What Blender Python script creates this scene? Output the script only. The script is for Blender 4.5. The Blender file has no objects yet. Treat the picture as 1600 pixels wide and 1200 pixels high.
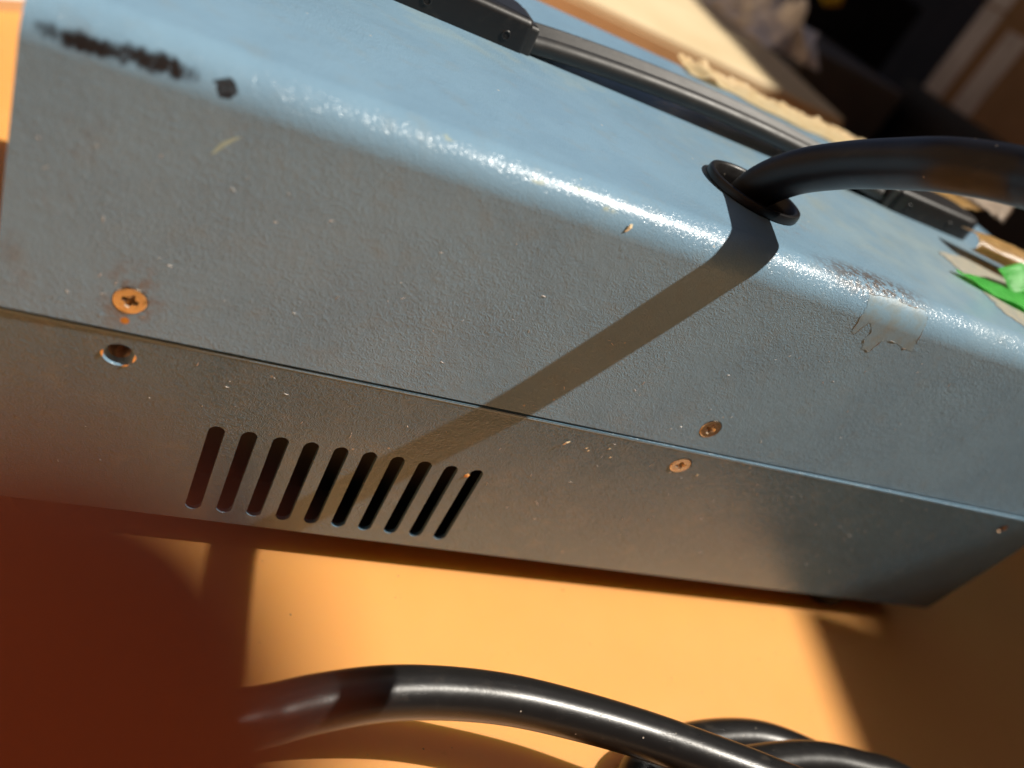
import bpy, bmesh, math, random
from mathutils import Vector, Matrix, noise

random.seed(7)
S = 0.001                       # every length below is in millimetres
scene = bpy.context.scene
COL = scene.collection

# ------------------------------------------------------------------ camera
CAM = Vector((1.344, -138.568, 103.109))
R = Matrix(((0.881971, -0.207159, 0.423336),      # image right
            (0.195733, -0.656101, -0.728848),     # image down
            (0.428738, 0.725684, -0.538114)))     # forward
cd = bpy.data.cameras.new('camera'); cam = bpy.data.objects.new('camera', cd); COL.objects.link(cam)
m = Matrix((R[0], -R[1], -R[2])).transposed().to_4x4()
m.translation = CAM * S
cam.matrix_world = m
cd.sensor_width = 36; cd.lens = 1261.12 / 1600 * 36
cd.clip_start = 0.002; cd.clip_end = 100
cd.dof.use_dof = True; cd.dof.focus_distance = 0.192; cd.dof.aperture_fstop = 8.0
scene.camera = cam

# ------------------------------------------------------------------ light
SUN = Vector((.52, -.18, .835)).normalized()
world = bpy.data.worlds.new('World'); scene.world = world; world.use_nodes = True
wt = world.node_tree; bg = wt.nodes['Background']; sky = wt.nodes.new('ShaderNodeTexSky')
sky.sky_type = 'NISHITA'; sky.sun_disc = False
sky.sun_elevation = math.asin(SUN.z); sky.sun_rotation = math.atan2(SUN.x, SUN.y)
wt.links.new(sky.outputs[0], bg.inputs[0]); bg.inputs[1].default_value = 0.05
sky.air_density = .45; sky.dust_density = 1.2; sky.ozone_density = .5
sd = bpy.data.lights.new('sun', 'SUN'); sun = bpy.data.objects.new('sun', sd); COL.objects.link(sun)
sd.energy = 5.0; sd.angle = math.radians(0.55); sd.color = (1, .93, .82)
sun.rotation_euler = SUN.to_track_quat('Z', 'Y').to_euler(); sun.location = (0.5, -0.3, 1.5)
scene.view_settings.view_transform = 'Standard'; scene.view_settings.look = 'None'
scene.view_settings.exposure = 0.25; scene.view_settings.gamma = 1

# ------------------------------------------------------------------ helpers
def link(name, me, mat=None, parent=None, smooth=False):
    o = bpy.data.objects.new(name, me); COL.objects.link(o)
    if mat: me.materials.append(mat)
    if parent: o.parent = parent
    if smooth:
        for p in me.polygons: p.use_smooth = True
    return o
def frombm(name, bm, mat, parent=None, smooth=False, origin=(0, 0, 0)):
    me = bpy.data.meshes.new(name)
    o_ = Vector(origin)
    for v in bm.verts: v.co = (v.co - o_) * S
    bm.normal_update(); bm.to_mesh(me); bm.free()
    o = link(name, me, mat, parent, smooth); o.location = o_ * S
    return o
def thing(name, label, cat, loc=(0, 0, 0), group=None):
    o = bpy.data.objects.new(name, None); COL.objects.link(o); o.location = Vector(loc) * S
    o.empty_display_size = .01
    return tag(o, label, cat, group)
def tag(o, label, cat, group=None):
    o['label'] = label; o['category'] = cat
    if group: o['group'] = group
    return o
def smooth_by_angle(o, deg=35):
    me = o.data
    for p in me.polygons: p.use_smooth = True
    bm = bmesh.new(); bm.from_mesh(me)
    for e in bm.edges:
        if len(e.link_faces) == 2 and e.calc_face_angle(0) > math.radians(deg): e.smooth = False
    bm.to_mesh(me); bm.free()

def box_bm(bm, a, b):
    v = [bm.verts.new((x, y, z)) for x in (a[0], b[0]) for y in (a[1], b[1]) for z in (a[2], b[2])]
    for f in ((0, 1, 3, 2), (4, 6, 7, 5), (0, 4, 5, 1), (2, 3, 7, 6), (0, 2, 6, 4), (1, 5, 7, 3)):
        bm.faces.new([v[i] for i in f])
    return v
def flat_with_holes(outlines, thick):
    """filled 2D shape with holes (mm), as (verts, faces); first outline is the outside. x,y plane, z +-thick/2"""
    cu = bpy.data.curves.new('tmp', 'CURVE'); cu.dimensions = '2D'; cu.fill_mode = 'BOTH'; cu.extrude = thick / 2
    for pts in outlines:
        s = cu.splines.new('POLY'); s.points.add(len(pts) - 1); s.use_cyclic_u = True
        for i, p in enumerate(pts): s.points[i].co = (p[0], p[1], 0, 1)
    o = bpy.data.objects.new('tmp', cu); COL.objects.link(o)
    dg = bpy.context.evaluated_depsgraph_get(); dg.update()
    me = bpy.data.meshes.new_from_object(o.evaluated_get(dg))
    vs = [tuple(v.co) for v in me.vertices]; fs = [tuple(p.vertices) for p in me.polygons]
    bpy.data.objects.remove(o); bpy.data.curves.remove(cu); bpy.data.meshes.remove(me)
    return vs, fs
def circ(cx, cy, r, n=40): return [(cx + r * math.cos(2 * math.pi * i / n), cy + r * math.sin(2 * math.pi * i / n)) for i in range(n)]
def add_vf(bm, vs, fs, fn=lambda v: v):
    vv = [bm.verts.new(fn(v)) for v in vs]
    for f in fs:
        try: bm.faces.new([vv[i] for i in f])
        except ValueError: pass
def lathe(bm, prof, n=48, M=Matrix(), closed=False):
    rings = []
    for r, z in prof:
        rings.append([bm.verts.new(M @ Vector((r * math.cos(2 * math.pi * i / n), r * math.sin(2 * math.pi * i / n), z))) for i in range(n)])
    seq = list(zip(rings, rings[1:])) + ([(rings[-1], rings[0])] if closed else [])
    for a, b in seq:
        for i in range(n): bm.faces.new((a[i], a[(i + 1) % n], b[(i + 1) % n], b[i]))
    return rings
def catmull(P, k=10):
    P = [Vector(p) for p in P]; Q = [2 * P[0] - P[1]] + P + [2 * P[-1] - P[-2]]; out = []
    for i in range(1, len(Q) - 2):
        a, b, c, d = Q[i - 1:i + 3]
        for j in range(k):
            t = j / k
            out.append(.5 * ((2 * b) + (c - a) * t + (2 * a - 5 * b + 4 * c - d) * t * t + (3 * b - a - 3 * c + d) * t ** 3))
    out.append(P[-1]); return out
def sweep(bm, path, prof, up=Vector((0, 0, 1)), cap=True, parallel=False):
    n = len(path); rings = []; side = None
    for i, p in enumerate(path):
        t = (path[min(i + 1, n - 1)] - path[max(i - 1, 0)]).normalized()
        if parallel:
            if side is None:
                side = t.cross(Vector((.3, .2, .9))).normalized()
            side = (side - t * side.dot(t)).normalized()
            s = side; u = s.cross(t).normalized()
        else:
            s = t.cross(up).normalized(); u = s.cross(t).normalized()
        pr = prof(i / (n - 1)) if callable(prof) else prof
        rings.append([bm.verts.new(p + s * a + u * b) for a, b in pr])
    k = len(rings[0])
    for a, b in zip(rings, rings[1:]):
        for i in range(k): bm.faces.new((a[i], b[i], b[(i + 1) % k], a[(i + 1) % k]))
    if cap:
        bm.faces.new(rings[0]); bm.faces.new(list(reversed(rings[-1])))
def prism(bm, outline, z0, z1, bev, seg=4, fn=None):
    """plan outline extruded with a rounded top edge"""
    n = len(outline); rings = []
    c = Vector((sum(p[0] for p in outline) / n, sum(p[1] for p in outline) / n))
    def inset(d):
        out = []
        for i in range(n):
            a = Vector(outline[i - 1]); b = Vector(outline[i]); e = Vector(outline[(i + 1) % n])
            t = ((b - a).normalized() + (e - b).normalized()).normalized(); nn = Vector((-t.y, t.x))
            out.append(b + nn * d)
        return out
    levels = [(0, z0)] + [(bev * (1 - math.cos(k / seg * math.pi / 2)), z1 - bev + bev * math.sin(k / seg * math.pi / 2)) for k in range(seg + 1)]
    for d, z in levels: rings.append([bm.verts.new((p.x, p.y, z)) for p in inset(d)])
    for a, b in zip(rings, rings[1:]):
        for i in range(n): bm.faces.new((a[i], a[(i + 1) % n], b[(i + 1) % n], b[i]))
    bm.faces.new(rings[-1]); bm.faces.new(list(reversed(rings[0])))
def rounded_poly(pts, rad, k=6):
    out = []; n = len(pts)
    for i in range(n):
        a, b, c = Vector(pts[i - 1]), Vector(pts[i]), Vector(pts[(i + 1) % n]); r = rad[i] if isinstance(rad, (list, tuple)) else rad
        p = b + (a - b).normalized() * r; q = b + (c - b).normalized() * r
        for j in range(k + 1):
            t = j / k; out.append(tuple((1 - t) ** 2 * p + 2 * t * (1 - t) * b + t * t * q))
    return out

# ------------------------------------------------------------------ materials
class NT:
    def __init__(s, name, rough=.5, col=(.5, .5, .5), **kw):
        s.m = bpy.data.materials.new(name); s.m.use_nodes = True; s.t = s.m.node_tree
        s.b = s.t.nodes['Principled BSDF']; s.b.inputs['Roughness'].default_value = rough
        s.b.inputs['Base Color'].default_value = (*col, 1)
        for k, v in kw.items(): s.b.inputs[k.replace('_', ' ')].default_value = v
        s.co = s.n('ShaderNodeNewGeometry').outputs['Position']
    def n(s, typ, **kw):
        o = s.t.nodes.new(typ)
        for k, v in kw.items(): setattr(o, k, v)
        return o
    def l(s, a, b): s.t.links.new(a, b)
    def noise(s, scale, detail=2, rough=.5, dist=0, vec=None):
        o = s.n('ShaderNodeTexNoise'); o.inputs['Scale'].default_value = scale; o.inputs['Detail'].default_value = detail
        o.inputs['Roughness'].default_value = rough; o.inputs['Distortion'].default_value = dist
        s.l(vec if vec is not None else s.co, o.inputs['Vector']); return o.outputs[0]
    def math(s, op, a, b=None, c=None, clamp=False):
        o = s.n('ShaderNodeMath', operation=op, use_clamp=clamp)
        for i, v in enumerate((a, b, c)):
            if v is None: continue
            if isinstance(v, (int, float)): o.inputs[i].default_value = v
            else: s.l(v, o.inputs[i])
        return o.outputs[0]
    def ramp(s, v, lo, hi):
        o = s.n('ShaderNodeMapRange', interpolation_type='SMOOTHSTEP'); s.l(v, o.inputs[0])
        o.inputs[1].default_value = lo; o.inputs[2].default_value = hi; return o.outputs[0]
    def mix(s, f, a, b):
        o = s.n('ShaderNodeMix', data_type='RGBA')
        for i, v in ((0, f), (6, a), (7, b)):
            if isinstance(v, (int, float)): o.inputs[i].default_value = v
            elif isinstance(v, (tuple, list)): o.inputs[i].default_value = (*v, 1)
            else: s.l(v, o.inputs[i])
        return o.outputs[2]
    def blob(s, c, r, edge=.5):
        """1 inside an ellipsoid (mm), falling to 0 at its border"""
        mp = s.n('ShaderNodeMapping', vector_type='TEXTURE'); s.l(s.co, mp.inputs[0])
        mp.inputs[1].default_value = Vector(c) * S; mp.inputs[3].default_value = Vector(r) * S
        ln = s.n('ShaderNodeVectorMath', operation='LENGTH'); s.l(mp.outputs[0], ln.inputs[0])
        return s.ramp(ln.outputs['Value'], 1.0, edge)
    def bump(s, h, strength, dist, prev=None):
        o = s.n('ShaderNodeBump'); o.inputs['Strength'].default_value = strength; o.inputs['Distance'].default_value = dist * S
        s.l(h, o.inputs['Height'])
        if prev is not None: s.l(prev, o.inputs['Normal'])
        return o.outputs[0]
    def base(s, v): s.l(v, s.b.inputs['Base Color'])
    def normal(s, v): s.l(v, s.b.inputs['Normal'])
    def roughness(s, v): s.l(v, s.b.inputs['Roughness'])

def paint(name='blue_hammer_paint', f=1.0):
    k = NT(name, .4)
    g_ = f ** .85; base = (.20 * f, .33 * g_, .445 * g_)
    c = k.mix(k.ramp(k.noise(45, 4, .6), .35, .7), base, (.18 * f, .30 * g_, .41 * g_))
    c = k.mix(k.math('MULTIPLY', k.ramp(k.noise(140, 3, .6), .5, .75), .25), c, (.23, .27, .27))
    # paint thinned and greyed on the top near the bend, right of the grommet
    g = k.math('MULTIPLY', k.blob((190, 60, 51), (90, 60, 20), .2), k.ramp(k.noise(60, 5, .65), .42, .68))
    c = k.mix(k.math('MULTIPLY', g, .45), c, (.30, .34, .30))
    wn = k.math('MULTIPLY', k.blob((235, 40, 51), (120, 60, 20), .1), k.math('ADD', k.math('MULTIPLY', k.ramp(k.noise(40, 5, .65), .35, .65), .5), .2))
    c = k.mix(wn, c, (.33, .42, .44))
    wn = k.math('MULTIPLY', k.blob((60, 75, 51), (90, 16, 6), .3), k.ramp(k.noise(70, 4, .6), .4, .65))
    c = k.mix(k.math('MULTIPLY', wn, .35), c, (.33, .43, .44))
    # worn, grimy patch along the bend
    g = k.math('MULTIPLY', k.blob((163, 6, 51), (27, 9, 5), .2), k.ramp(k.noise(520, 4, .75), .40, .56))
    c = k.mix(k.math('MULTIPLY', g, .85), c, (.11, .075, .05))
    # rust creeping from the screw
    g = k.math('MULTIPLY', k.blob((0, 0, 1), (8, 5, 11), .15), k.ramp(k.noise(250, 4, .65), .42, .62))
    c = k.mix(k.math('MULTIPLY', g, .7), c, (.19, .10, .03))
    c = k.mix(k.blob((-.2, 0, -5.0), (1.1, 3, 1.1), .5), c, (.55, .22, .03))
    # rusty stain round the grommet
    g = k.math('MULTIPLY', k.blob((140, 35, 51.4), (19, 19, 5), .6), k.ramp(k.noise(220, 3), .5, .65))
    c = k.mix(k.math('MULTIPLY', g, .5), c, (.24, .16, .09))
    g = k.math('MULTIPLY', k.blob((-18, 0, 20), (14, 6, 60), .2), k.ramp(k.noise(130, 4, .65), .52, .7))
    c = k.mix(k.math('MULTIPLY', g, .25), c, (.16, .11, .07))
    # black marker-like smears along the bend
    st = k.n('ShaderNodeMapping'); k.l(k.co, st.inputs[0]); st.inputs[3].default_value = (1.0, .3, .35)
    band = k.math('MAXIMUM', k.blob((-13.5, .6, 46.2), (10.5, 6, 2.3), .1), k.math('MULTIPLY', k.blob((-3.5, .8, 46.9), (10, 6, 2.5), .1), .85))
    v = k.math('ADD', band, k.math('MULTIPLY', k.math('SUBTRACT', k.noise(430, 3, .6, 0, st.outputs[0]), .5), 1.9))
    v = k.math('ADD', v, k.math('MULTIPLY', k.math('SUBTRACT', k.noise(1100, 2, .6), .5), .7))
    sm = k.math('MULTIPLY', k.ramp(v, .0, .8), k.ramp(band, .02, .2))
    dot = k.math('MULTIPLY', k.ramp(k.math('ADD', k.blob((7.4, .6, 46.8), (3.1, 3.6, 2.9), .0), k.math('MULTIPLY', k.math('SUBTRACT', k.noise(420, 3, .6), .5), 1.3)), .2, .38), k.math('ADD', k.math('MULTIPLY', k.ramp(k.noise(500, 2, .6), .3, .6), .12), .86))
    dot = k.math('MULTIPLY', dot, k.blob((7.4, .6, 46.8), (4, 4, 4), .8))
    c = k.mix(k.math('MAXIMUM', sm, dot), c, (.018, .016, .016))
    # pale greenish scuffs where the paint is rubbed through
    for cc, r in (((66, 2.1, 48.8), (3, 2, .8)), ((76.5, 2.8, 49.5), (4, 2, .8)), ((83, 2.2, 48.2), (3, 2, .8)), ((46.6, 4, 50.3), (2, 2, .6))):
        c = k.mix(k.math('MULTIPLY', k.math('MULTIPLY', k.blob(cc, r, .2), k.ramp(k.noise(500, 3), .4, .6)), .6), c, (.45, .47, .30))
    # fine dust specks
    v = k.n('ShaderNodeTexVoronoi', feature='F1'); v.inputs['Scale'].default_value = 170; k.l(k.co, v.inputs['Vector'])
    sp = k.math('MULTIPLY', k.ramp(v.outputs['Distance'], .075, .03), k.ramp(k.noise(60, 2), .52, .62))
    c = k.mix(k.math('MULTIPLY', sp, .7), c, (.55, .50, .40))
    k.base(c)
    k.roughness(k.math('ADD', k.math('MULTIPLY', k.noise(80, 4, .6), .10), .19))
    # worm-like orange-peel of hammer finish
    w = k.noise(880, 1.5, .45, 1.2); rid = k.math('ABSOLUTE', k.math('SUBTRACT', w, .5))
    rid = k.ramp(rid, 0.0, .16)
    fine = k.noise(1900, 2, .5)
    h = k.math('ADD', rid, k.math('MULTIPLY', fine, .55))
    amp = k.math('ADD', k.math('MULTIPLY', k.ramp(k.noise(30, 3), .3, .7), .8), .35)
    n1 = k.bump(k.math('MULTIPLY', h, amp), .5 if f == 1.0 else .75, .10)
    pv = k.n('ShaderNodeTexVoronoi', feature='F1'); pv.inputs['Scale'].default_value = 330; k.l(k.co, pv.inputs['Vector'])
    pim = k.math('MULTIPLY', k.ramp(pv.outputs['Distance'], .32, .05), k.ramp(k.noise(90, 2), .48, .62))
    n2 = k.bump(k.math('ADD', k.noise(300, 2), k.math('MULTIPLY', pim, .5)), .3, .28, n1)
    k.normal(n2)
    k.b.inputs['Specular IOR Level'].default_value = .40
    return k.m
PAINT = paint(); PAINT_SHADED = paint('shaded_blue_hammer_paint', .54)  # lower panel gets a darker copy, its shade put into the colour

def rubber(name, col, rough, scr=.5, spec=.5, dust=.35):
    k = NT(name, rough, col)
    c = k.mix(k.math('MULTIPLY', k.ramp(k.noise(220, 5, .7), .55, .8), dust * .5), col, (.09, .075, .06))
    v = k.n('ShaderNodeTexVoronoi', feature='F1'); v.inputs['Scale'].default_value = 260; k.l(k.co, v.inputs['Vector'])
    sp = k.math('MULTIPLY', k.ramp(v.outputs['Distance'], .08, .03), k.ramp(k.noise(80, 2), .5, .6))
    c = k.mix(k.math('MULTIPLY', sp, dust * 1.6, clamp=True), c, (.35, .30, .25)); k.base(c)
    k.roughness(k.math('ADD', k.math('MULTIPLY', k.noise(150, 5, .7), scr * .35), rough - scr * .17))
    st = k.n('ShaderNodeMapping'); k.l(k.co, st.inputs[0]); st.inputs[3].default_value = (.12, 1, 1)
    scf = k.ramp(k.noise(1500, 3, .6, 0, st.outputs[0]), .60, .72)
    h = k.math('SUBTRACT', k.noise(500, 4, .7), k.math('MULTIPLY', k.math('MULTIPLY', scf, k.ramp(k.noise(60, 2), .45, .6)), scr))
    k.normal(k.bump(k.math('ADD', h, k.math('MULTIPLY', k.noise(90, 2), 2.0)), .35, .05 + scr * .07))
    k.b.inputs['Specular IOR Level'].default_value = spec
    return k.m
CABLE = rubber('black_cable_sheath', (.009, .009, .012), .40, .3, .4)
COIL = rubber('scuffed_black_cable_sheath', (.011, .010, .010), .30, .5, .38, .8)
GROM = rubber('black_grommet_rubber', (.007, .006, .006), .38, .8, .4, .25)
PLAST = rubber('black_handle_plastic', (.013, .012, .012), .42, .5, .4, .6)
GRIP = rubber('ribbed_handle_plastic', (.022, .021, .020), .48, .7, .5, .9)
FOOT = rubber('foot_rubber', (.01, .01, .01), .6)
DARK = NT('dark_hole', .8, (.006, .005, .005)).m

def metal(name, col, rough):
    k = NT(name, rough, col, Metallic=1.0)
    c = k.mix(k.ramp(k.noise(600, 4, .6), .5, .75), col, tuple(x * .55 for x in col)); k.base(c)
    k.normal(k.bump(k.noise(900, 3), .15, .03)); return k.m
ZINC = metal('plated_screw_steel', (.74, .64, .52), .26)
RUSTY = metal('tarnished_steel', (.42, .27, .16), .4)
COPPER = metal('bare_edge_metal', (.85, .62, .42), .3)
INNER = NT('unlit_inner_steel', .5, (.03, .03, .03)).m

def simple(name, c1, c2, scale, rough=.6, bstr=.2, bdist=.1, lo=.35, hi=.7, **kw):
    k = NT(name, rough, c1, **kw); k.base(k.mix(k.ramp(k.noise(scale, 5, .6), lo, hi), c1, c2))
    k.normal(k.bump(k.noise(scale * 6, 3), bstr, bdist)); return k.m
def mat_orange():
    k = NT('orange_plastic_sheet', .42)
    c = k.mix(k.ramp(k.noise(9, 4, .6), .3, .7), (.90, .345, .092), (.93, .375, .102))
    c = k.mix(k.math('MULTIPLY', k.ramp(k.noise(90, 5, .7), .62, .8), .25), c, (.60, .27, .06))
    v = k.n('ShaderNodeTexVoronoi', feature='F1'); v.inputs['Scale'].default_value = 75; k.l(k.co, v.inputs['Vector'])
    c = k.mix(k.math('MULTIPLY', k.math('MULTIPLY', k.ramp(v.outputs['Distance'], .06, .02), k.ramp(k.noise(30, 2), .5, .6)), .5), c, (.35, .17, .05))
    k.b.inputs['Subsurface Weight'].default_value = .35; k.b.inputs['Subsurface Radius'].default_value = (.045, .020, .006); k.b.inputs['Subsurface Scale'].default_value = 1.0
    k.base(c); k.roughness(k.math('ADD', k.math('MULTIPLY', k.noise(25, 4), .2), .34))
    k.normal(k.bump(k.noise(14, 2), .35, 1.5, k.bump(k.noise(700, 3), .15, .05)))
    return k.m
ORANGE = mat_orange()
GROUND = simple('dark_floor', (.018, .016, .014), (.03, .026, .022), 6, .8)
SLAB = simple('cream_board', (.70, .56, .35), (.60, .47, .27), 12, .7)
SLABS = simple('board_edge_tan', (.55, .38, .20), (.48, .32, .16), 20, .7)
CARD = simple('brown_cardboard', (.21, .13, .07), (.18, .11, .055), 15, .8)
STRIPE = simple('grey_packing_tape', (.42, .41, .43), (.28, .26, .26), 12, .4)
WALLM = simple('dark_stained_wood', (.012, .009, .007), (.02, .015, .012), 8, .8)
BLACKP = simple('black_crate_plastic', (.012, .012, .014), (.02, .02, .022), 10, .45)
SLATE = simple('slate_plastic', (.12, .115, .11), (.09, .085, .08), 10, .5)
BAG = simple('white_film', (.85, .80, .76), (.7, .66, .64), 30, .4)
YEL = simple('yellow_plastic', (.6, .46, .05), (.5, .36, .03), 30, .5)
MASK = simple('cream_masking_tape', (.86, .74, .50), (.80, .64, .36), 180, .6, .4, .15)
TAN = simple('tan_tape', (.66, .43, .17), (.52, .32, .12), 200, .35, .3, .1)
FLAP = simple('pale_film', (.60, .50, .40), (.50, .42, .34), 120, .4)
GLUE = simple('dried_glue', (.40, .37, .29), (.30, .31, .28), 250, .45, .5, .12)
GREEN = simple('green_tape', (.13, .68, .12), (.10, .60, .10), 150, .4, .2, .1)
INK = NT('faded_ink', .7, (.08, .055, .03)).m
def film():
    k = NT('clear_sticker_residue', .36)
    c = k.mix(k.ramp(k.noise(260, 4, .6), .4, .7), (.195, .31, .40), (.21, .27, .29)); k.base(c)
    k.normal(k.bump(k.noise(1100, 3), .45, .1)); return k.m
FILM = film()
RESED = simple('brown_residue_edge', (.19, .24, .26), (.20, .12, .06), 420, .5, lo=.48, hi=.6)
def skin():
    k = NT('finger_skin', .65, (.6, .2, .08)); k.b.inputs['Specular IOR Level'].default_value = .15
    k.base(k.mix(k.noise(200, 3), (.31, .083, .034), (.36, .105, .045))); return k.m
SKIN = skin()

# ------------------------------------------------------------------ setting
MZ = -82.0
bm = bmesh.new(); box_bm(bm, (-6000, -4000, -900), (9000, 9000, -89.0)); o = frombm('ground', bm, GROUND); o['kind'] = 'structure'
pts = [(-420, -185), (1040, -185), (1040, 640), (1011, 700), (900, 860), (-420, 860)]
bm = bmesh.new(); prism(bm, rounded_poly(pts, 12), MZ - 5.5, MZ, 1.2)
tag(frombm('orange_mat', bm, ORANGE), 'smooth orange sheet lying flat under the blue metal case', 'mat')

PAVE = simple('bounce_paving', (.66, .42, .24), (.58, .36, .20), 9, .8)  # added unseen slabs in front of the sheet, bounce warm light onto the cover
for i in range(4):
    for j in range(3):
        bm = bmesh.new(); prism(bm, rounded_poly([(-1200 + i * 602, -1500 + j * 436), (-602 + i * 602, -1500 + j * 436), (-602 + i * 602, -1068 + j * 436), (-1200 + i * 602, -1068 + j * 436)], 4), MZ - 6.4, MZ - 3, 1, 2)
        if i == 0 and j == 0:
            pv = bpy.data.objects.new('added_paving', None); COL.objects.link(pv); pv['kind'] = 'structure'
        frombm('added_paving_slab', bm, PAVE, pv)
# the dark wall at the right edge of the place, whose shade covers the right of the sheet
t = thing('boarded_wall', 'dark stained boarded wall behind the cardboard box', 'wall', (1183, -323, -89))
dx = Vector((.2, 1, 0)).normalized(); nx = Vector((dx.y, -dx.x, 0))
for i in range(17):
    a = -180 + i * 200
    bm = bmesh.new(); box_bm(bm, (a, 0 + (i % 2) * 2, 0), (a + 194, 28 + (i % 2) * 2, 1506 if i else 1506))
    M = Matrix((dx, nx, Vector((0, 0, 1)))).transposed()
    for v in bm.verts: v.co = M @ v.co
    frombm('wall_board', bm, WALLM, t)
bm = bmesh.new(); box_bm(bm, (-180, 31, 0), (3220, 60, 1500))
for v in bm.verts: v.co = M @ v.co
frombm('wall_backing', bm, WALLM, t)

# ------------------------------------------------------------------ the case
XL, XR, YB, ZB, ZT, RAD, SEAM = -22.5, 310.5, 168.0, -69.4, 51.4, 8.0, -7.7
case = thing('instrument_case', 'blue hammer painted metal case with ten vent slots and a black top handle', 'metal case', (144, 84, MZ))
C0 = Vector((144, 84, MZ))
def part(name, bm, mat, parent=case, smooth=False, org=C0):
    """bm in world mm; the mesh is stored relative to its parent (all roots carry no rotation)"""
    me = bpy.data.meshes.new(name)
    for v in bm.verts: v.co = (v.co - org) * S
    bm.normal_update(); bm.to_mesh(me); bm.free()
    return link(name, me, mat, parent, smooth)

# upper cover: front flat, bend, top, back bend, back
bm = bmesh.new()
GX, GY = 138.5, 35.5
vs, fs = flat_with_holes([[(XL, SEAM), (XR, SEAM), (XR, ZT - RAD), (XL, ZT - RAD)], circ(0, 0, 3.25), circ(144, 0, 3.25), circ(288, 0, 3.25)], 1.2)
add_vf(bm, vs, fs, lambda v: (v[0], .6 - v[2], v[1]))
vs, fs = flat_with_holes([[(XL, RAD), (XR, RAD), (XR, YB - RAD), (XL, YB - RAD)], circ(GX, GY, 12.2, 56)], 1.2)
add_vf(bm, vs, fs, lambda v: (v[0], v[1], ZT - .6 + v[2]))
cover = part('upper_cover', bm, PAINT)
bm = bmesh.new()
for ysg, yc in ((-1, RAD), (1, YB - RAD)):
    outer = []; inner = []
    for k in range(-1, 27):
        if k == -1: p = (0 if ysg < 0 else YB, ZT - RAD - .02); q = (1.2 if ysg < 0 else YB - 1.2, ZT - RAD - .02)
        elif k == 26: p = (yc, ZT); q = (yc, ZT - 1.2)
        else:
            a = k / 25 * math.pi / 2; p = (yc + ysg * RAD * math.cos(a), ZT - RAD + RAD * math.sin(a)); q = (yc + ysg * (RAD - 1.2) * math.cos(a), ZT - RAD + (RAD - 1.2) * math.sin(a))
        outer.append(p); inner.append(q)
    xs = (XL, XR)
    g = [[bm.verts.new((x, p[0], p[1])) for p in outer] for x in xs]; h = [[bm.verts.new((x, p[0], p[1])) for p in inner] for x in xs]
    for i in range(len(outer) - 1):
        bm.faces.new((g[0][i], g[1][i], g[1][i + 1], g[0][i + 1])); bm.faces.new((h[0][i], h[0][i + 1], h[1][i + 1], h[1][i]))
        bm.faces.new((g[0][i], g[0][i + 1], h[0][i + 1], h[0][i])); bm.faces.new((g[1][i], h[1][i], h[1][i + 1], g[1][i + 1]))
bmesh.ops.recalc_face_normals(bm, faces=bm.faces)
bend = part('bent_edge', bm, PAINT); smooth_by_angle(bend, 30)
bm = bmesh.new(); box_bm(bm, (XL, YB - 1.2, SEAM), (XR, YB, ZT - RAD)); part('rear_cover', bm, PAINT)
for x0, x1 in ((XL + .3, XL + 1.5), (XR - 1.5, XR - .3)):
    bm = bmesh.new(); box_bm(bm, (x0, 7.9, ZB + 1), (x1, YB - 1.3, ZT - RAD)); box_bm(bm, (x0 + .01, RAD, ZT - RAD), (x1 - .01, YB - RAD, ZT - 1.2)); part('end_panel', bm, PAINT)

# lower panel with slots; it stands slightly proud towards the right
def py(x): 
    return .35 - 1.55 * (x + 22.5) / 333
TILT = .11
def pl(x, z): return py(x) + (SEAM - z) * TILT      # the lower panel leans slightly inwards at the bottom
LT = SEAM - .75
nx_ = 24
top = [(XL + (XR - XL) * i / nx_, LT) for i in range(nx_ + 1)]
bot = rounded_poly([(XR, LT - 10), (XR, ZB), (XL, ZB), (XL, LT - 10)], [.1, 2.0, 2.0, .1], 5)
outline = top + bot
def fx(x, z):                 # measured on the flat cover plane; carried onto the leaning panel
    a, b = x, z
    for _ in range(4):
        q = 1 + pl(a, b) / 138.57; a, b = 1.34 + (x - 1.34) * q, 103.11 + (z - 103.11) * q
    return a, b
slots = []
for i in range(10):
    x = 22.69 + 7.2136 * i; w = 1.85
    pts = [(x + w * math.cos(a), -28.98 - w + w * math.sin(a)) for a in [math.pi * k / 10 for k in range(11)]] + \
          [(x + w * math.cos(a), -57.6 + w + w * math.sin(a)) for a in [math.pi + math.pi * k / 10 for k in range(11)]]
    slots.append([fx(px + random.uniform(-.06, .06), pz + random.uniform(-.06, .06)) for px, pz in pts])
holes = [circ(0, -14.8, 3.12), circ(144, -14.8, 3.25), circ(288, -14.8, 1.9, 24)]
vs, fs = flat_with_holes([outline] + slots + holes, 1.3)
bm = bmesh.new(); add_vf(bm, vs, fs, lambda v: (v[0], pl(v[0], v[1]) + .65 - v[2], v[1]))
lower = part('lower_panel', bm, PAINT_SHADED); lower['label'] = 'blue lower panel with vent slots, its shade put into the colour'
# rolled lips along its top and bottom edges
bm = bmesh.new()
for sgn, z in ((1, LT), (-1, ZB)):
    path = [Vector((XL + (XR - XL) * i / 40, pl(XL + (XR - XL) * i / 40, z) + .64, z - sgn * .45)) for i in range(41)]
    if sgn < 0: path = [p for p in path if XL + 1.5 < p.x < XR - 1.5]
    sweep(bm, path, [(.66 * math.cos(a), .52 * math.sin(a)) for a in [2 * math.pi * k / 14 for k in range(14)]])
bmesh.ops.recalc_face_normals(bm, faces=bm.faces)
o = part('rolled_lip', bm, PAINT, smooth=True)
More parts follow.
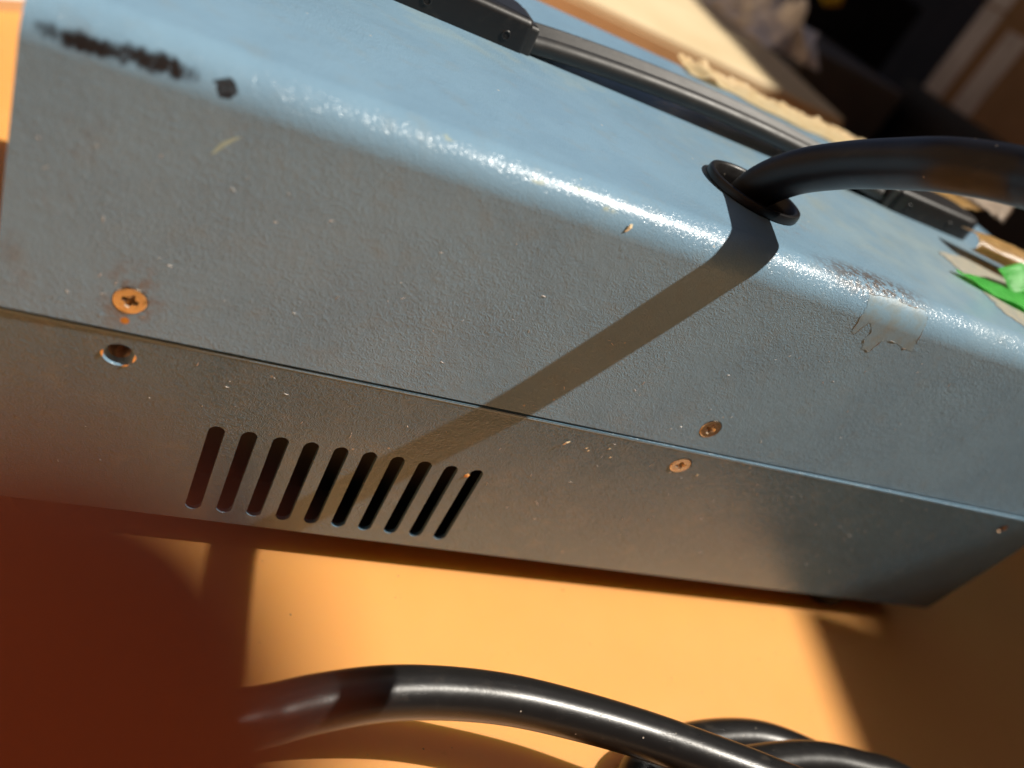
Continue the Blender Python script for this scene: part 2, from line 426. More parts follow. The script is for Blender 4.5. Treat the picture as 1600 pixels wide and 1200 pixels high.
# returning flanges and inner chassis that close the inside
bm = bmesh.new()
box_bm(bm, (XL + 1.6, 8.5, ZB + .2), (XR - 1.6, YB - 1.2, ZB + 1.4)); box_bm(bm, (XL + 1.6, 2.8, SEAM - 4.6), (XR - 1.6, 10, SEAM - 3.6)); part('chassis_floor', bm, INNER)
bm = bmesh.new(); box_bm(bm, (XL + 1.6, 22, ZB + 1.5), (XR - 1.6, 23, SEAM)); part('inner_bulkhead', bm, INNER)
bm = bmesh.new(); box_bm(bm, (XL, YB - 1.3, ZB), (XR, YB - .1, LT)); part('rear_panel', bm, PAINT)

LEAN = Matrix.Rotation(math.atan(TILT), 4, 'X')
def screw(x, z, y, mat, tilt, r=3.7, lean=Matrix()):
    M = Matrix.Translation((x, y, z)) @ lean @ Matrix.Rotation(tilt, 4, 'Y') @ Matrix.Rotation(math.pi / 2, 4, 'X')
    a, b = 1.6, .46
    cross = [(a, -b), (a, b), (b + .18, b + .18), (b, a), (-b, a), (-b - .18, b + .18), (-a, b), (-a, -b), (-b - .18, -b - .18), (-b, -a), (b, -a), (b + .18, -b - .18)]
    bm = bmesh.new()
    vs, fs = flat_with_holes([circ(0, 0, r - .25), cross], 0)
    add_vf(bm, vs, fs, lambda v: M @ Vector((v[0], v[1], .12 - .0 * v[0])))
    lathe(bm, [(r - .25, .12), (r - .08, .08), (r, -.02), (r - .05, -.25), (r * .6, -2)], 40, M)
    n = len(cross)
    A = [bm.verts.new(M @ Vector((p[0], p[1], .12))) for p in cross]; B = [bm.verts.new(M @ Vector((p[0] * .72, p[1] * .8, -.7))) for p in cross]
    D = [bm.verts.new(M @ Vector((p[0] * .35, p[1] * .5, -1.7))) for p in cross]
    for P, Q in ((A, B), (B, D)):
        for i in range(n): bm.faces.new((P[i], P[(i + 1) % n], Q[(i + 1) % n], Q[i]))
    bm.faces.new(D)
    bmesh.ops.recalc_face_normals(bm, faces=bm.faces)
    o = part('screw', bm, mat); smooth_by_angle(o, 50)
    return o
screw(0, 0, .0, ZINC, .25, 3.08); screw(144, 0, .0, ZINC, .1, 3.08); screw(144, -14.8, pl(144, -14.8), ZINC, -.35, 3.08, LEAN); screw(288, 0, 0, ZINC, .6, 3.08)
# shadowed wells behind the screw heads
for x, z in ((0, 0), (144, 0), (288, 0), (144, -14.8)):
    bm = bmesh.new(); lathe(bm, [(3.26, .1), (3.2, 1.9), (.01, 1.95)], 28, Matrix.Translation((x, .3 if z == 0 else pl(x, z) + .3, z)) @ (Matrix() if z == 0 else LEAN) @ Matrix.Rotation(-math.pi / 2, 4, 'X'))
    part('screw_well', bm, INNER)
# empty countersunk hole
bm = bmesh.new(); Mh = Matrix.Translation((0, pl(0, -14.8) + .02, -14.8)) @ LEAN @ Matrix.Rotation(-math.pi / 2, 4, 'X')
lathe(bm, [(3.14, -.05), (3.0, .05), (2.15, 1.4)], 40, Mh); bmesh.ops.recalc_face_normals(bm, faces=bm.faces)
cs = part('countersunk_hole', bm, PAINT, smooth=True)
bm = bmesh.new()
for a0, a1 in ((2.75, 3.45), (-.3, .45), (.75, 1.25)):
    P = [Vector((3.1 * math.cos(a0 + (a1 - a0) * k / 10), .28 * 0 + 3.1 * math.sin(a0 + (a1 - a0) * k / 10), -.06)) for k in range(11)]
    sweep(bm, [Mh @ p for p in P], lambda t: [((.05 + .26 * math.sin(math.pi * t)) * math.cos(q), .12 * math.sin(q)) for q in [2 * math.pi * k / 8 for k in range(8)]], up=Vector((0, -1, 0)))
part('worn_rim', bm, COPPER, cs, True)
bm = bmesh.new()
prof = []
for k in range(9):
    prof += [(2.15, 1.4 + k * .6), (1.88, 1.7 + k * .6)]
lathe(bm, prof + [(1.9, 7), (.01, 7.1)], 32, Mh); part('threaded_insert', bm, RUSTY, cs)
bm = bmesh.new(); Mh2 = Matrix.Translation((288, pl(288, -14.8), -14.8)) @ LEAN @ Matrix.Rotation(-math.pi / 2, 4, 'X')
lathe(bm, [(1.95, .0), (1.7, .8), (1.6, 3), (.01, 3.1)], 24, Mh2); part('pilot_hole', bm, RUSTY)
# rubber feet
for foot_x, foot_y in ((268, 19.5), (-9, 19.5), (268, 152), (-9, 152)):
    bm = bmesh.new(); lathe(bm, [(.01, ZB - .2), (9.6, ZB - .2), (8.8, MZ + 1.2), (7.8, MZ + .05), (.01, MZ + .05)], 32, Matrix.Translation((foot_x, foot_y, 0)))
    part('rubber_foot', bm, FOOT, smooth=False)
# grommet
bm = bmesh.new()
lathe(bm, [(12.1, -7.5), (12.1, -.1), (13.3, -.05), (13.7, .3), (13.75, 1.6), (13.5, 2.3), (13.0, 2.5), (12.4, 2.35), (11.95, 1.9), (11.75, .9), (11.3, .2), (11.1, -1), (11.1, -7.4)], 72, Matrix.Translation((GX, GY, ZT)), closed=True)
bmesh.ops.recalc_face_normals(bm, faces=bm.faces)
o = part('cable_grommet', bm, GROM); smooth_by_angle(o, 40)

# handle: two caps and an arched ribbed grip
def cap(outl, z1, holes_x, yface):
    bm = bmesh.new(); prism(bm, outl, ZT + .05, z1, 2.1, 6); o = part('handle_cap', bm, PLAST); smooth_by_angle(o, 40)
    for x, z in holes_x:
        bm = bmesh.new(); M = Matrix.Translation((x, yface - .12, z)) @ Matrix.Rotation(math.pi / 2, 4, 'X')
        lathe(bm, [(1.45, -.4), (1.25, .10), (.95, .16), (.8, -.05), (.6, -.1), (.01, -.1)], 20, M); part('pin_hole', bm, DARK if False else PLAST, o, True, C0)
        bm = bmesh.new(); lathe(bm, [(.78, 0.02), (.01, .03)], 16, M); part('pin', bm, DARK, o, False, C0)
cap(rounded_poly([(12, 79), (80.5, 79), (80.5, 99), (12, 99)], [3, 2.0, 9, 5], 8), 60.4, [(51.2, 54.6), (74.0, 54.4)], 79)
cap(rounded_poly([(226.5, 79), (272, 79), (272, 99), (226.5, 99)], [2.0, 9, 10, 4], 8), 59.6, [(233.6, 54.6), (255.4, 54.4)], 79)
def archz(t): return 54.2 + 3.6 * math.sin(math.pi * min(1, max(0, t))) ** .8
path = [Vector((79 + 149 * i / 60, 89.6, archz((i - 2) / 56))) for i in range(61)]
pr = [(-8.0, -2.7), (7.2, -2.7), (8.3, -2.2), (8.9, -1.1), (9.0, 0), (8.7, 1.0), (8.0, 1.8), (7.2, 2.25), (6.5, 2.42)]
for k in range(14):
    x = 6.0 - k * .9; pr += [(x, 2.45), (x - .3, 2.22), (x - .6, 2.22)]
pr += [(-7.4, 2.3), (-8.4, 1.6), (-8.8, .4), (-8.7, -1.1)]
bm = bmesh.new(); sweep(bm, path, pr); bmesh.ops.recalc_face_normals(bm, faces=bm.faces)
o = part('handle_grip', bm, GRIP); smooth_by_angle(o, 25)
for xa, n_ in ((81.2, 1), (225.6, -1)):
    bm = bmesh.new(); box_bm(bm, (0, 0, 0), (1, 1, 1)); bm.clear()
    prism(bm, rounded_poly([(xa - 2.4, 79.8), (xa + 1.6, 79.8), (xa + 1.6, 98.6), (xa - 2.4, 98.6)], [.8, .8, 3.5 if n_ > 0 else .8, .8 if n_ > 0 else 3.5], 5), ZT + .05, 59.2, 1.4, 4)
    o = part('end_collar', bm, GRIP); smooth_by_angle(o, 40)

# clear sticker residue wrapped over the bend: outline in (x, arc length from the start of the bend)
def on_bend(x, s, off=.06):
    if s <= 0: return Vector((x, -off, ZT - RAD + s))
    th = s / RAD
    if th < math.pi / 2: return Vector((x, RAD - (RAD + off) * math.cos(th), ZT - RAD + (RAD + off) * math.sin(th)))
    return Vector((x, s - RAD * math.pi / 2 + RAD, ZT + off))
out0 = [(160.5, 6.7), (165.5, 7.3), (170.5, 7.8), (175.1, 7.2), (181.3, 7.8), (182.5, 5.2), (182.4, 1.7), (184.2, -3.9), (181.3, -4.2), (177.1, -3.0), (173.9, -3.3), (172.2, -4.2), (171.5, -7.7), (168.6, -7.6), (166.9, -4.9), (167.2, -2.2), (164.5, 0.1), (163.7, -1.5), (162.9, -4.3), (161.5, -3.9), (160.6, 0.6), (160.5, 4.1)]
out = []
for i, p in enumerate(out0):
    q = out0[(i + 1) % len(out0)]
    for j in range(5):
        t = j / 5; a = Vector(p).lerp(Vector(q), t)
        out.append((a.x + random.uniform(-.18, .18), a.y + random.uniform(-.18, .18)))
def inside(x, y):
    c = False; j = len(out) - 1
    for i in range(len(out)):
        if (out[i][1] > y) != (out[j][1] > y) and x < (out[j][0] - out[i][0]) * (y - out[i][1]) / (out[j][1] - out[i][1]) + out[i][0]: c = not c
        j = i
    return c
bm = bmesh.new(); st = .22; gv = {}
def gvv(i, j):
    if (i, j) not in gv: gv[(i, j)] = bm.verts.new(on_bend(160 + i * st, -8 + j * st, .04))
    return gv[(i, j)]
for i in range(115):
    for j in range(76):
        if inside(160 + (i + .5) * st, -8 + (j + .5) * st): bm.faces.new((gvv(i, j), gvv(i + 1, j), gvv(i + 1, j + 1), gvv(i, j + 1)))
o = part('sticker_residue', bm, FILM, smooth=True); o['label'] = 'torn clear sticker residue with brown edges on the bend'
bm = bmesh.new(); q = 0
while q < len(out) - 4:
    n_ = random.randint(3, 12); seg = out[q:q + n_]
    if len(seg) > 2: sweep(bm, [on_bend(p[0], p[1], .05) for p in seg], lambda t: [((.03 + .12 * math.sin(math.pi * t)) * math.cos(a), .05 * math.sin(a)) for a in (0, 1.05, 2.1, 3.14, 4.2, 5.2)], up=Vector((0, -.7, .7)))
    q += n_ + random.randint(1, 5)
part('residue_edge', bm, RESED, o, True)

# small paint chip, fibre and dust crumbs stuck on the paint
def crumb(pts, mat, name='paint_chip', th=.15):
    bm = bmesh.new(); n = len(pts)
    c = sum((Vector(p) for p in pts), Vector()) / n
    top_ = bm.verts.new(c + Vector((0, -th * 2, th))); base_ = [bm.verts.new(Vector(p) + Vector((0, -.02, .01))) for p in pts]
    for i in range(n): bm.faces.new((top_, base_[i], base_[(i + 1) % n]))
    part(name, bm, mat)
crumb([(88.2, -.05, 45.4), (88.9, .15, 45.5), (89.6, .3, 46.6), (89.4, .5, 47.4), (88.8, .5, 47.2), (88.5, .2, 46.2)], MASK)
crumb([(105.6, .2, -15.4), (106.2, .2, -15.2), (107.3, .2, -13.9), (107, .2, -13.7), (106.1, .2, -14.3)], MASK)
crumb([(7.4, 0, 34.6), (8.2, 0, 35.2), (9.6, 0, 37.2), (11.6, 0, 39.6), (10.4, 0, 39.0), (8.6, 0, 37.4)], simple('yellow_smudge', (.42, .58, .50), (.34, .46, .42), 300, .6), 'paint_scratch', .01)
c0 = fx(88.2 - 3.0, -31.5); yq = pl(*c0) - .03
crumb([(c0[0] - .5, yq, c0[1] - .8), (c0[0] + .6, yq, c0[1] - .7), (c0[0] + .8, yq, c0[1] + .3), (c0[0] + .1, yq, c0[1] + .8), (c0[0] - .6, yq, c0[1] + .2)], simple('orange_speck', (.8, .42, .15), (.7, .36, .1), 300, .5))
for cx_, cz_ in ((112.5, -14.9), (113.5, -15.6), (119, -13.6), (121, -16.5), (151, -8 - 9)):
    q_ = fx(cx_, cz_); yq = pl(*q_) - .03
    crumb([(q_[0] - .25, yq, q_[1] - .2), (q_[0] + .3, yq, q_[1] - .1), (q_[0] + .5, yq, q_[1] + .35), (q_[0] - .1, yq, q_[1] + .2)], MASK, 'paint_chip', .06)
bm = bmesh.new()
for i in range(150):
    x = random.uniform(XL + 3, 240); z = random.uniform(-58, 40); l = random.uniform(.15, .7); a = random.uniform(0, 6.28)
    if -10 < z < -6 or (20 < x < 92 and -60 < z < -27): continue
    yb = (pl(x, z) if z < SEAM else 0) - .04; w = random.uniform(.03, .07)
    d = Vector((math.cos(a), 0, math.sin(a))) * l; e = Vector((-math.sin(a), 0, math.cos(a))) * w; c = Vector((x, yb, z))
    v = [bm.verts.new(p) for p in (c - d - e, c + d - e, c + d * .6 + e, c - d * .6 + e)]; u = bm.verts.new(c + Vector((0, -.08, 0)))
    for q in range(4): bm.faces.new((v[q], v[(q + 1) % 4], u))
o = part('dust_fibre', bm, BAG); o['kind'] = 'stuff'

bm = bmesh.new()
for i in range(46):
    x = random.uniform(40, 330); y = random.uniform(-75, 12); r = random.uniform(.12, .42); n_ = 5
    ring = [bm.verts.new((x + r * random.uniform(.6, 1.2) * math.cos(a), y + r * random.uniform(.6, 1.2) * math.sin(a), MZ + .01)) for a in [2 * math.pi * q / n_ for q in range(n_)]]
    t_ = bm.verts.new((x, y, MZ + r * .6))
    for q in range(n_): bm.faces.new((ring[q], ring[(q + 1) % n_], t_))
o = frombm('dust_crumb', bm, simple('dark_crumbs', (.30, .15, .05), (.55, .40, .22), 900, .8)); o['kind'] = 'stuff'; o['label'] = 'scattered dust crumbs on the orange sheet'
# ------------------------------------------------------------------ cables
def cable(name, pts, rad, mat, label, k=14, n=28):
    bm = bmesh.new(); path = catmull(pts, k)
    sweep(bm, path, [(rad * math.cos(a), rad * math.sin(a)) for a in [2 * math.pi * i / n for i in range(n)]], parallel=True)
    bmesh.ops.recalc_face_normals(bm, faces=bm.faces)
    return tag(frombm(name, bm, mat, smooth=True, origin=pts[0]), label, 'cable')
cable('supply_cable', [(137, 37, 18), (137.2, 36.5, 38), (137.8, 35, 52), (140, 29, 62), (142.6, 18.3, 71), (142.6, 4, 79), (142, -7, 84.3), (145, -14, 87.8),
                       (147, -21, 90.4), (146.5, -30, 93), (148.6, -52, 98.6), (150, -69, 102), (147, -87, 104), (148, -112, 107), (166, -148, 106), (205, -190, 92), (270, -240, 50), (360, -290, -10), (450, -320, -60), (600, -330, -76), (900, -350, -76)],
      5.6, CABLE, 'thick black cable rising out of the round grommet on the case top')
cable('coiled_cable', [(-220, -190, -74), (-120, -126, -68), (-40, -88, -54), (0, -72, -45), (27.6, -63.4, -42), (39.4, -59.4, -43.5), (48.7, -56.1, -45.0), (63.1, -52.5, -47.0), (78.9, -50.8, -49.0), (95.9, -50.9, -51.0), (113.1, -53.6, -52.0), (130.6, -57.7, -52.5), (147.6, -63.4, -52.0), (164.8, -69.8, -51.5), (181.7, -77.3, -51.5),
                       (205, -95, -53), (221, -123, -58), (211, -148, -65), (180, -157, -70), (150, -138, -74), (132, -104, -76.2), (133, -78, -76.4), (142.5, -60, -76.4), (152, -52.8, -76.4), (169.5, -47.6, -76.4), (192.3, -46.6, -76.4), (210.3, -51.8, -76.4), (224.3, -60, -76.2),
                       (243, -82, -76), (250, -113, -76), (232, -144, -75), (195, -150, -73), (160, -128, -70), (144, -92, -67.5), (149, -71, -66.5), (162, -62.5, -66), (182.5, -59.3, -65.7), (200.1, -58.6, -65.7), (217.1, -61, -66.0), (235.3, -66.4, -66.5), (264, -87, -70), (302, -138, -75), (350, -220, -76.4), (430, -300, -76.4)],
      5.7, COIL, 'scuffed black cable lying in loops on the orange sheet below the case', 12)

# ------------------------------------------------------------------ tapes on the case top
def crumple(name, nu, nv, f, mat, label, cat, amp, parent=None, seed=0, th=.12):
    bm = bmesh.new(); g = []
    for i in range(nu + 1):
        row = []
        for j in range(nv + 1):
            u, v = i / nu, j / nv; p = Vector(f(u, v))
            q = Vector((p.x * .12 + seed, p.y * .12, p.z * .12))
            a = amp(u, v) if callable(amp) else amp
            p.z += a * (noise.noise(q) * .5 + .5 + .5 * abs(noise.noise(q * 3))); p.x += a * .3 * noise.noise(q * 2 + Vector((5, 5, 5)))
            row.append(bm.verts.new(p))
        g.append(row)
    F = []
    for i in range(nu):
        for j in range(nv): F.append(bm.faces.new((g[i][j], g[i + 1][j], g[i + 1][j + 1], g[i][j + 1])))
    r = bmesh.ops.solidify(bm, geom=F, thickness=-th)
    bmesh.ops.recalc_face_normals(bm, faces=bm.faces)
    o = frombm(name, bm, mat, smooth=True) if parent is None else part(name, bm, mat, parent, True)
    if parent is None: tag(o, label, cat)
    return o
def f_rib(u, v):
    x = 172 + 134 * u; edge = 2.2 * noise.noise(Vector((u * 14, 3, 0))) + 1.2 * noise.noise(Vector((u * 40, 7, 0)))
    y0 = 151 - 15 * max(0, u - .1) + 5 * noise.noise(Vector((u * 9, 0, 4)))
    y1 = 168.5 + edge * 1.8; y = y0 + (y1 - y0) * v
    z = ZT + .25
    return (x, y, z)
crumple('masking_tape', 90, 16, f_rib, MASK, 'crumpled cream masking tape along the rear edge of the case top', 'tape', lambda u, v: 2.6 * (.15 + v) + (3.2 * math.exp(-((u - .07) / .03) ** 2)) + 1.6 * v * abs(noise.noise(Vector((u * 60, v * 6, 2)))))
def quadf(a, b, c, d, curl=0):
    a, b, c, d = map(Vector, (a, b, c, d))
    def f(u, v):
        p = a.lerp(b, u).lerp(d.lerp(c, u), v); j = .7 * noise.noise(p * .4)
        return (p.x + j, p.y - j * .6, p.z + curl * (2 * v - 1) ** 2)
    return f
o = crumple('printed_tape', 24, 8, quadf((276, 108, 53), (322, 126, 55), (334, 150, 56), (292, 132, 53)), TAN, 'tan tape strip with faded print behind the right handle cap', 'tape', 1.5)
crumple('film_scrap', 16, 10, quadf((306, 134, 53), (326, 117, 54), (372, 156, 64), (345, 162, 62)), FLAP, 'pale film scrap sticking up at the rear right corner of the case', 'film', 4, seed=9)
# glue smear, rolled strip and green tape near the right end
gl = [(229.5, 53.2), (255.2, 60.9), (300, 50), (300, 15), (235.3, 10.1), (228.7, 18.5), (231.2, 37.8)]
glp = []
for i, p in enumerate(gl):
    q = gl[(i + 1) % len(gl)]
    for j in range(10):
        a = Vector(p).lerp(Vector(q), j / 10); glp.append((a.x + random.uniform(-.8, .8), a.y + random.uniform(-.8, .8)))
bm = bmesh.new(); vs, fs = flat_with_holes([glp], .16); add_vf(bm, vs, fs, lambda v: (v[0], v[1], ZT + .1 + v[2]))
o = part('glue_residue', bm, GLUE); o['label'] = 'grey beige glue residue left on the top near the right end'
def f_roll(u, v):
    a = (.15 + v * 1.1) * math.pi; r = 3.6 + 2.6 * u
    x = 249 + 60 * u; y = 64 - 16 * u
    return (x + r * .4 * math.cos(a) * .3, y + r * 1.7 * math.cos(a), ZT + 1.9 + r * .8 + r * .8 * math.sin(a) + .4 * noise.noise(Vector((u * 8, v * 3, 2))))
o = crumple('curled_tape', 40, 20, f_roll, TAN, 'curled tan tape roll beside the green tape at the right end', 'tape', .6, seed=3)
bm = bmesh.new()
for k in range(7):
    u = .52 + k * .05
    p = Vector(f_roll(u, .63)); bm2 = box_bm(bm, (p.x, p.y - 2.2, p.z + .35), (p.x + 1.4, p.y + 1.6 - (k % 3), p.z + .55))
frombm('faded_print', bm, INK, None)
bpy.data.objects['faded_print'].parent = o
def f_green(u, v):
    c = Vector((222 + 42 * u, 38 + 4 * u, 0)); w = 2 + 20 * u ** .8
    y = c.y - w * (1 - v) * .95 - 1 * u; 
    z = ZT + .4 + 2.6 * u * math.sin(v * math.pi * .9) + .35 * math.sin(u * 14 + v * 3)
    return (c.x - 6 * (1 - v) * u, y, z)
crumple('green_tape', 30, 14, f_green, GREEN, 'bright green tape scrap stuck near the right end of the case', 'tape', 1.0, seed=5)
def f_green2(u, v): return (247 + 20 * u - 2 * v, 34 + 9 * v + 4 * u, ZT + 1 + 2.2 * math.sin(u * math.pi) + 5.5 * v * (1 - .4 * abs(2 * u - 1)))
o = crumple('green_tape', 12, 10, f_green2, GREEN, 'smaller upright fold of green tape behind the flat green scrap', 'tape', .8, seed=8)

# ------------------------------------------------------------------ background things
t = thing('cream_board', 'thick cream board with tan edge lying behind the blue case', 'board', (200, 430, -82.0))
sl = [(486, 424), (560, 860), (540, 1300), (-60, 1300), (-30, 424)]
bm = bmesh.new(); prism(bm, rounded_poly(sl, [8, 60, 8, 8, 8], 5), MZ + .1, 15.4, 1); o = frombm('board_core', bm, SLABS); o.parent = t; o.location = -Vector((200, 430, -82.0)) * S
bm = bmesh.new(); prism(bm, rounded_poly([(485, 425), (559, 860), (539, 1299), (-59, 1299), (-29, 425)], [8, 60, 8, 8, 8], 5), 15.5, 20.5, 2.5); o = frombm('top_layer', bm, SLAB); o.parent = t; o.location = -Vector((200, 430, -82.0)) * S
# small beige card at the left behind the case
a = Vector((-86, 318.5)); d = Vector((.7, .72)).normalized(); e = Vector((-d.y, d.x))
pts = [a - d * 60, a + d * 60, a + d * 60 + e * 120, a - d * 60 + e * 120]
t = thing('card_sheet', 'thick pale card with tan edge on the orange sheet left behind the case', 'card', (-86, 318, MZ))
for nm, z0, z1, mt in (('card_edge', MZ + .1, MZ + 5.5, SLABS), ('card_face', MZ + 5.6, MZ + 6.6, BAG)):
    bm = bmesh.new(); prism(bm, rounded_poly([tuple(p) for p in pts], 2), z0, z1, .3, 2); o = frombm(nm, bm, mt); o.parent = t; o.location = -Vector((-86, 318, MZ)) * S
# black crate with cardboard box standing on it
t = thing('black_crate', 'black plastic crate carrying the cardboard box', 'crate', (1150, 800, -80))
bm = bmesh.new(); box_bm(bm, (1002, 560, -88.9), (1290, 960, 34)); o = frombm('crate_body', bm, BLACKP, t); o.location = -Vector((1150, 800, -80)) * S
bm = bmesh.new()
for s_ in ((996, 552, 22), (996, 552, -10)): box_bm(bm, s_, (1001.9, 966, s_[2] + 9))
o = frombm('crate_rim', bm, BLACKP, t); o.location = -Vector((1150, 800, -80)) * S
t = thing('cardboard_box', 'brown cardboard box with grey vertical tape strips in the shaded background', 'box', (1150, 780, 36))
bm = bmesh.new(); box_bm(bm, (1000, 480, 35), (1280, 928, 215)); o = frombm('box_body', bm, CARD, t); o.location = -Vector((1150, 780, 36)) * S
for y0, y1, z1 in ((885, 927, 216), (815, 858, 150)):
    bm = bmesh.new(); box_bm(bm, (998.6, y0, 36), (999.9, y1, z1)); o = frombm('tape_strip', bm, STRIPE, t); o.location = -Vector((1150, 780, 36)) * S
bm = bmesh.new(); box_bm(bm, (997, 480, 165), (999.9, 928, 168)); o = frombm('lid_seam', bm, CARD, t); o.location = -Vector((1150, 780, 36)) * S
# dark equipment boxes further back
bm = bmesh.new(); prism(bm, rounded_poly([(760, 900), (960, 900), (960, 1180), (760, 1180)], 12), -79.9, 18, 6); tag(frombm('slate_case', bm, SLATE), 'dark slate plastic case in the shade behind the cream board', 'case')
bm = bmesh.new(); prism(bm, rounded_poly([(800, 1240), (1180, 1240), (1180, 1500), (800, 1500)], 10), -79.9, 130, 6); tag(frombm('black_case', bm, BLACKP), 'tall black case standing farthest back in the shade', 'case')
# crumpled white film
def blobs(name, cs, mat, label, cat):
    bm = bmesh.new()
    for c, r in cs:
        b2 = bmesh.ops.create_icosphere(bm, subdivisions=3, radius=1)
        for v in b2['verts']:
            q = v.co.copy(); k = 1 + .55 * noise.noise(q * 1.6 + Vector(c) * .1) + .25 * abs(noise.noise(q * 4 + Vector(c)))
            v.co = Vector(c) + Vector((q.x * r[0], q.y * r[1], q.z * r[2])) * k
    return tag(frombm(name, bm, mat, smooth=True), label, cat)
bm = bmesh.new(); g = []
for i in range(61):
    row = []
    for j in range(61):
        u, v = i / 60, j / 60; q = Vector((u * 4.2, v * 4.2, 1.5))
        h = abs(noise.noise(q)) + .55 * abs(noise.noise(q * 2.3 + Vector((4, 1, 0)))) + .25 * abs(noise.noise(q * 5))
        e = math.sin(math.pi * u) * math.sin(math.pi * v)
        row.append(bm.verts.new((508 + 84 * u + 16 * noise.noise(q * 1.3), 640 + 150 * v + 22 * noise.noise(q * 1.1 + Vector((9, 0, 0))), 20.8 + e ** .5 * (12 + 80 * h) * (.35 + .65 * u))))
    g.append(row)
for i in range(60):
    for j in range(60): bm.faces.new((g[i][j], g[i + 1][j], g[i + 1][j + 1], g[i][j + 1]))
tag(frombm('plastic_bag', bm, BAG, smooth=True), 'crumpled white plastic film heaped on the edge of the cream board', 'plastic film')
blobs('yellow_rag', [((640, 760, 86), (14, 14, 10))], YEL, 'small yellow scrap beyond the crumpled white film', 'scrap')

# ------------------------------------------------------------------ the photographer's hand round the phone, one fingertip in front of the lens
RT = R.transposed()
def cw(p): return CAM + RT @ Vector(p)
hand = thing('person', 'blurred dark red fingertip in the lower left corner, close to the camera', 'person', cw((-60, 50, -10)))
hb = hand.location.copy()
def skinmesh(name, verts, edges, radii, mat, root=0, sub=2, conv=cw, extra=None):
    me = bpy.data.meshes.new('tmp'); me.from_pydata([tuple(conv(v)) for v in verts], edges, [])     # grown in mm, then scaled
    o = bpy.data.objects.new('tmp', me); COL.objects.link(o)
    md = o.modifiers.new('skin', 'SKIN'); md.use_smooth_shade = True
    for i, r in enumerate(radii): me.skin_vertices[0].data[i].radius = (r, r) if not isinstance(r, tuple) else r
    me.skin_vertices[0].data[root].use_root = True
    o.modifiers.new('sub', 'SUBSURF').levels = sub; o.modifiers['sub'].render_levels = sub
    dg = bpy.context.evaluated_depsgraph_get(); dg.update()
    out_ = bpy.data.meshes.new_from_object(o.evaluated_get(dg)); bpy.data.objects.remove(o)
    if extra:                                   # merge the separately lofted finger into one continuous skin
        bm = bmesh.new(); bm.from_mesh(out_); extra(bm); bm.to_mesh(out_); bm.free()
        o = bpy.data.objects.new('tmp', out_); COL.objects.link(o)
        r_ = o.modifiers.new('r', 'REMESH'); r_.mode = 'VOXEL'; r_.voxel_size = .9; r_.use_smooth_shade = True
        s_ = o.modifiers.new('s', 'SMOOTH'); s_.iterations = 4; s_.factor = .6
        dg = bpy.context.evaluated_depsgraph_get(); dg.update()
        out_ = bpy.data.meshes.new_from_object(o.evaluated_get(dg)); bpy.data.objects.remove(o)
    for v in out_.vertices: v.co = v.co * S - hb
    out_.name = name; out_.materials.clear()
    return link(name, out_, mat, hand, True)
V = [(-92, 150, -52), (-84, 105, -46), (-78, 72, -40), (-70, 44, -30),            # 0 forearm, wrist, palm, knuckle of the index finger
     (-76, 62, -30), (-58, 56, -4), (-38, 50, 6), (-20, 47, 5),                   # 4..7 middle
     (-78, 80, -32), (-60, 76, -6), (-42, 70, 5), (-24, 66, 4),                   # 8..11 ring
     (-80, 96, -36), (-64, 94, -10), (-48, 88, 2), (-32, 82, 1),                  # 12..15 little
     (-62, 70, -52), (-40, 56, -42), (-22, 44, -26), (-12, 38, -18)]              # 16..19 thumb
E_ = [(0, 1), (1, 2), (2, 3), (2, 4), (4, 5), (5, 6), (6, 7), (2, 8), (8, 9), (9, 10), (10, 11), (1, 12), (12, 13), (13, 14), (14, 15), (2, 16), (16, 17), (17, 18), (18, 19)]
RR = [27, 22, 17, 11, 10, 9, 8, 6.5, 10, 8.6, 7.6, 6.2, 9, 7.6, 6.6, 5.4, 12, 10.5, 9.5, 8]
def index_finger(bm):
    key = [(-8.55, 5.8, 13), (-9.0, 15, 14.5), (-20, 32, 12), (-40, 38, -2), (-58, 41, -18), (-76, 54, -36)]
    rad = [5.35, 5.9, 7.4, 8.4, 9.2, 11]
    path = catmull(key, 8); d = (path[0] - path[1]).normalized(); n = len(path)
    P, Q = [], []
    for k in range(7):
        a = math.pi / 2 * (1 - k / 7); P.append(path[0] + d * 5.35 * math.sin(a)); Q.append(max(.3, 5.35 * math.cos(a)))
    for i, p in enumerate(path):
        t = i / 8; j_ = min(int(t), 4); f = t - j_; P.append(p); Q.append(rad[j_] * (1 - f) + rad[j_ + 1] * f if j_ + 1 < 6 else rad[5])
    P = [cw(p) for p in P]; N = len(P)
    sweep(bm, P, lambda t: [(Q[int(round(t * (N - 1)))] * math.cos(a), Q[int(round(t * (N - 1)))] * math.sin(a)) for a in [2 * math.pi * q / 24 for q in range(24)]], parallel=True)
    bmesh.ops.recalc_face_normals(bm, faces=bm.faces)
skinmesh('hand', V, E_, RR, SKIN, 2, extra=index_finger)
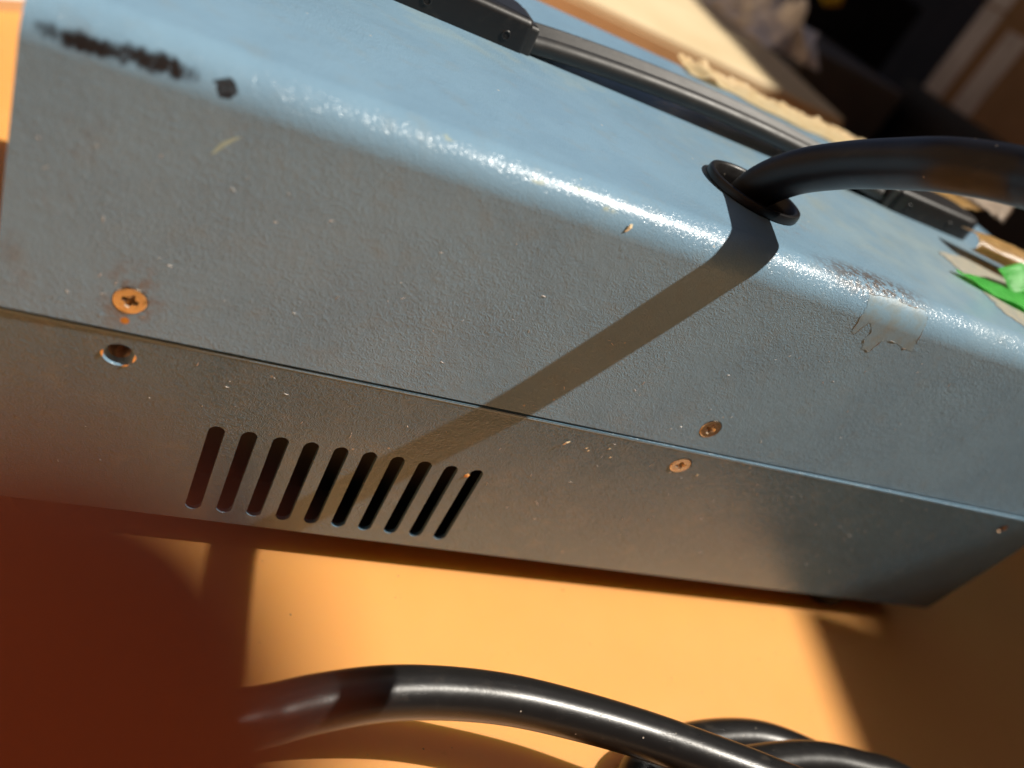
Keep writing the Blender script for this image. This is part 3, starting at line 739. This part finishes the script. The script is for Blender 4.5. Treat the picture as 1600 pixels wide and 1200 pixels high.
# the rest of the photographer, bent over the case behind the camera
CLOTH = simple('dark_clothing', (.03, .03, .035), (.045, .04, .04), 60, .9)
el = cw((-92, 150, -52)); ident = lambda v: Vector(v)
B = [(-60, -640, -900), (-60, -640, -420), (-60, -630, -120), (-60, -590, 150), (-60, -540, 330), (-60, -500, 400),      # hips to neck
     (-230, -545, 340), (-265, -560, 90), tuple(el + (el - cw((-84, 105, -46))) * 1.5), tuple(el + (el - cw((-84, 105, -46))) * .15),
     (110, -545, 340), (170, -560, 90), (150, -470, -80), (120, -380, -100)]
skinmesh('clothed_body', B, [(0, 1), (1, 2), (2, 3), (3, 4), (4, 5), (4, 6), (6, 7), (7, 8), (8, 9), (4, 10), (10, 11), (11, 12), (12, 13)],
         [150, 165, (175, 120), (185, 120), (150, 100), 60, 70, 52, 36, 30, 70, 52, 42, 32], CLOTH, 2, 2, ident)
Hd = [(-60, -495, 405), (-60, -480, 445), (-60, -455, 500), (-60, -440, 565)]
skinmesh('head', Hd, [(0, 1), (1, 2), (2, 3)], [52, 62, (78, 88), (66, 76)], SKIN, 0, 2, ident)
skinmesh('hair', [(-60, -470, 520), (-60, -468, 590), (-60, -450, 615)], [(0, 1), (1, 2)], [82, 74, 48], CLOTH, 0, 2, ident)
ph = thing('smartphone', 'pale phone held in the hand at the edge of the view', 'phone', cw((60, 20, -6)))
pb = ph.location.copy()
def camprism(name, x0, y0, x1, y1, z0, z1, rad, bev, mat):
    bm = bmesh.new(); prism(bm, rounded_poly([(x0, y0), (x1, y0), (x1, y1), (x0, y1)], rad), z0, z1, bev)
    for v in bm.verts: v.co = cw(v.co)
    bmesh.ops.recalc_face_normals(bm, faces=bm.faces)
    for v in bm.verts: v.co = v.co * S - pb
    me = bpy.data.meshes.new(name); bm.to_mesh(me); bm.free(); return link(name, me, mat, ph)
PALE = simple('pale_phone_shell', (.75, .70, .64), (.72, .67, .61), 10, .4)
camprism('phone_body', -14, -30, 132, 41, -11.5, -3.6, 9, 1.5, PALE)
camprism('lens_plateau', -12, -16, 22, 18, -3.5, -1.2, 7, .8, PALE)

# added unseen wall behind the photographer, keeps sky light off the case front
t = thing('sky_block_wall', 'added unseen dark wall behind the photographer, blocks sky light', 'wall', (0, -1500, -89))
for i in range(14):
    bm = bmesh.new(); box_bm(bm, (-3200, -1524 - (i % 2) * 2, -89 + i * 250), (3800, -1500 - (i % 2) * 2, -89 + i * 250 + 243))
    o = frombm('wall_board', bm, WALLM, t); o.location = -Vector((0, -1500, -89)) * S
bm = bmesh.new(); box_bm(bm, (-3200, -1560, -89), (3800, -1528, 3400)); o = frombm('wall_backing', bm, WALLM, t); o.location = -Vector((0, -1500, -89)) * S

# added unseen wall on the left, bounces warm sunlight into the shade
RENDER = simple('bounce_wall_render', (.36, .24, .145), (.32, .21, .12), 3, .85)
t = thing('bounce_wall', 'added unseen warm wall on the left side, bounces sunlight into the shade', 'wall', (-1300, 0, -89))
for nm, a, b in (('wall_face', (-1420, -1490, -89), (-1300, 2600, 2300)), ('coping', (-1440, -1490, 2300.5), (-1280, 2600, 2360))):
    bm = bmesh.new(); box_bm(bm, a, b); o = frombm(nm, bm, RENDER, t); o.location = -Vector((-1300, 0, -89)) * S
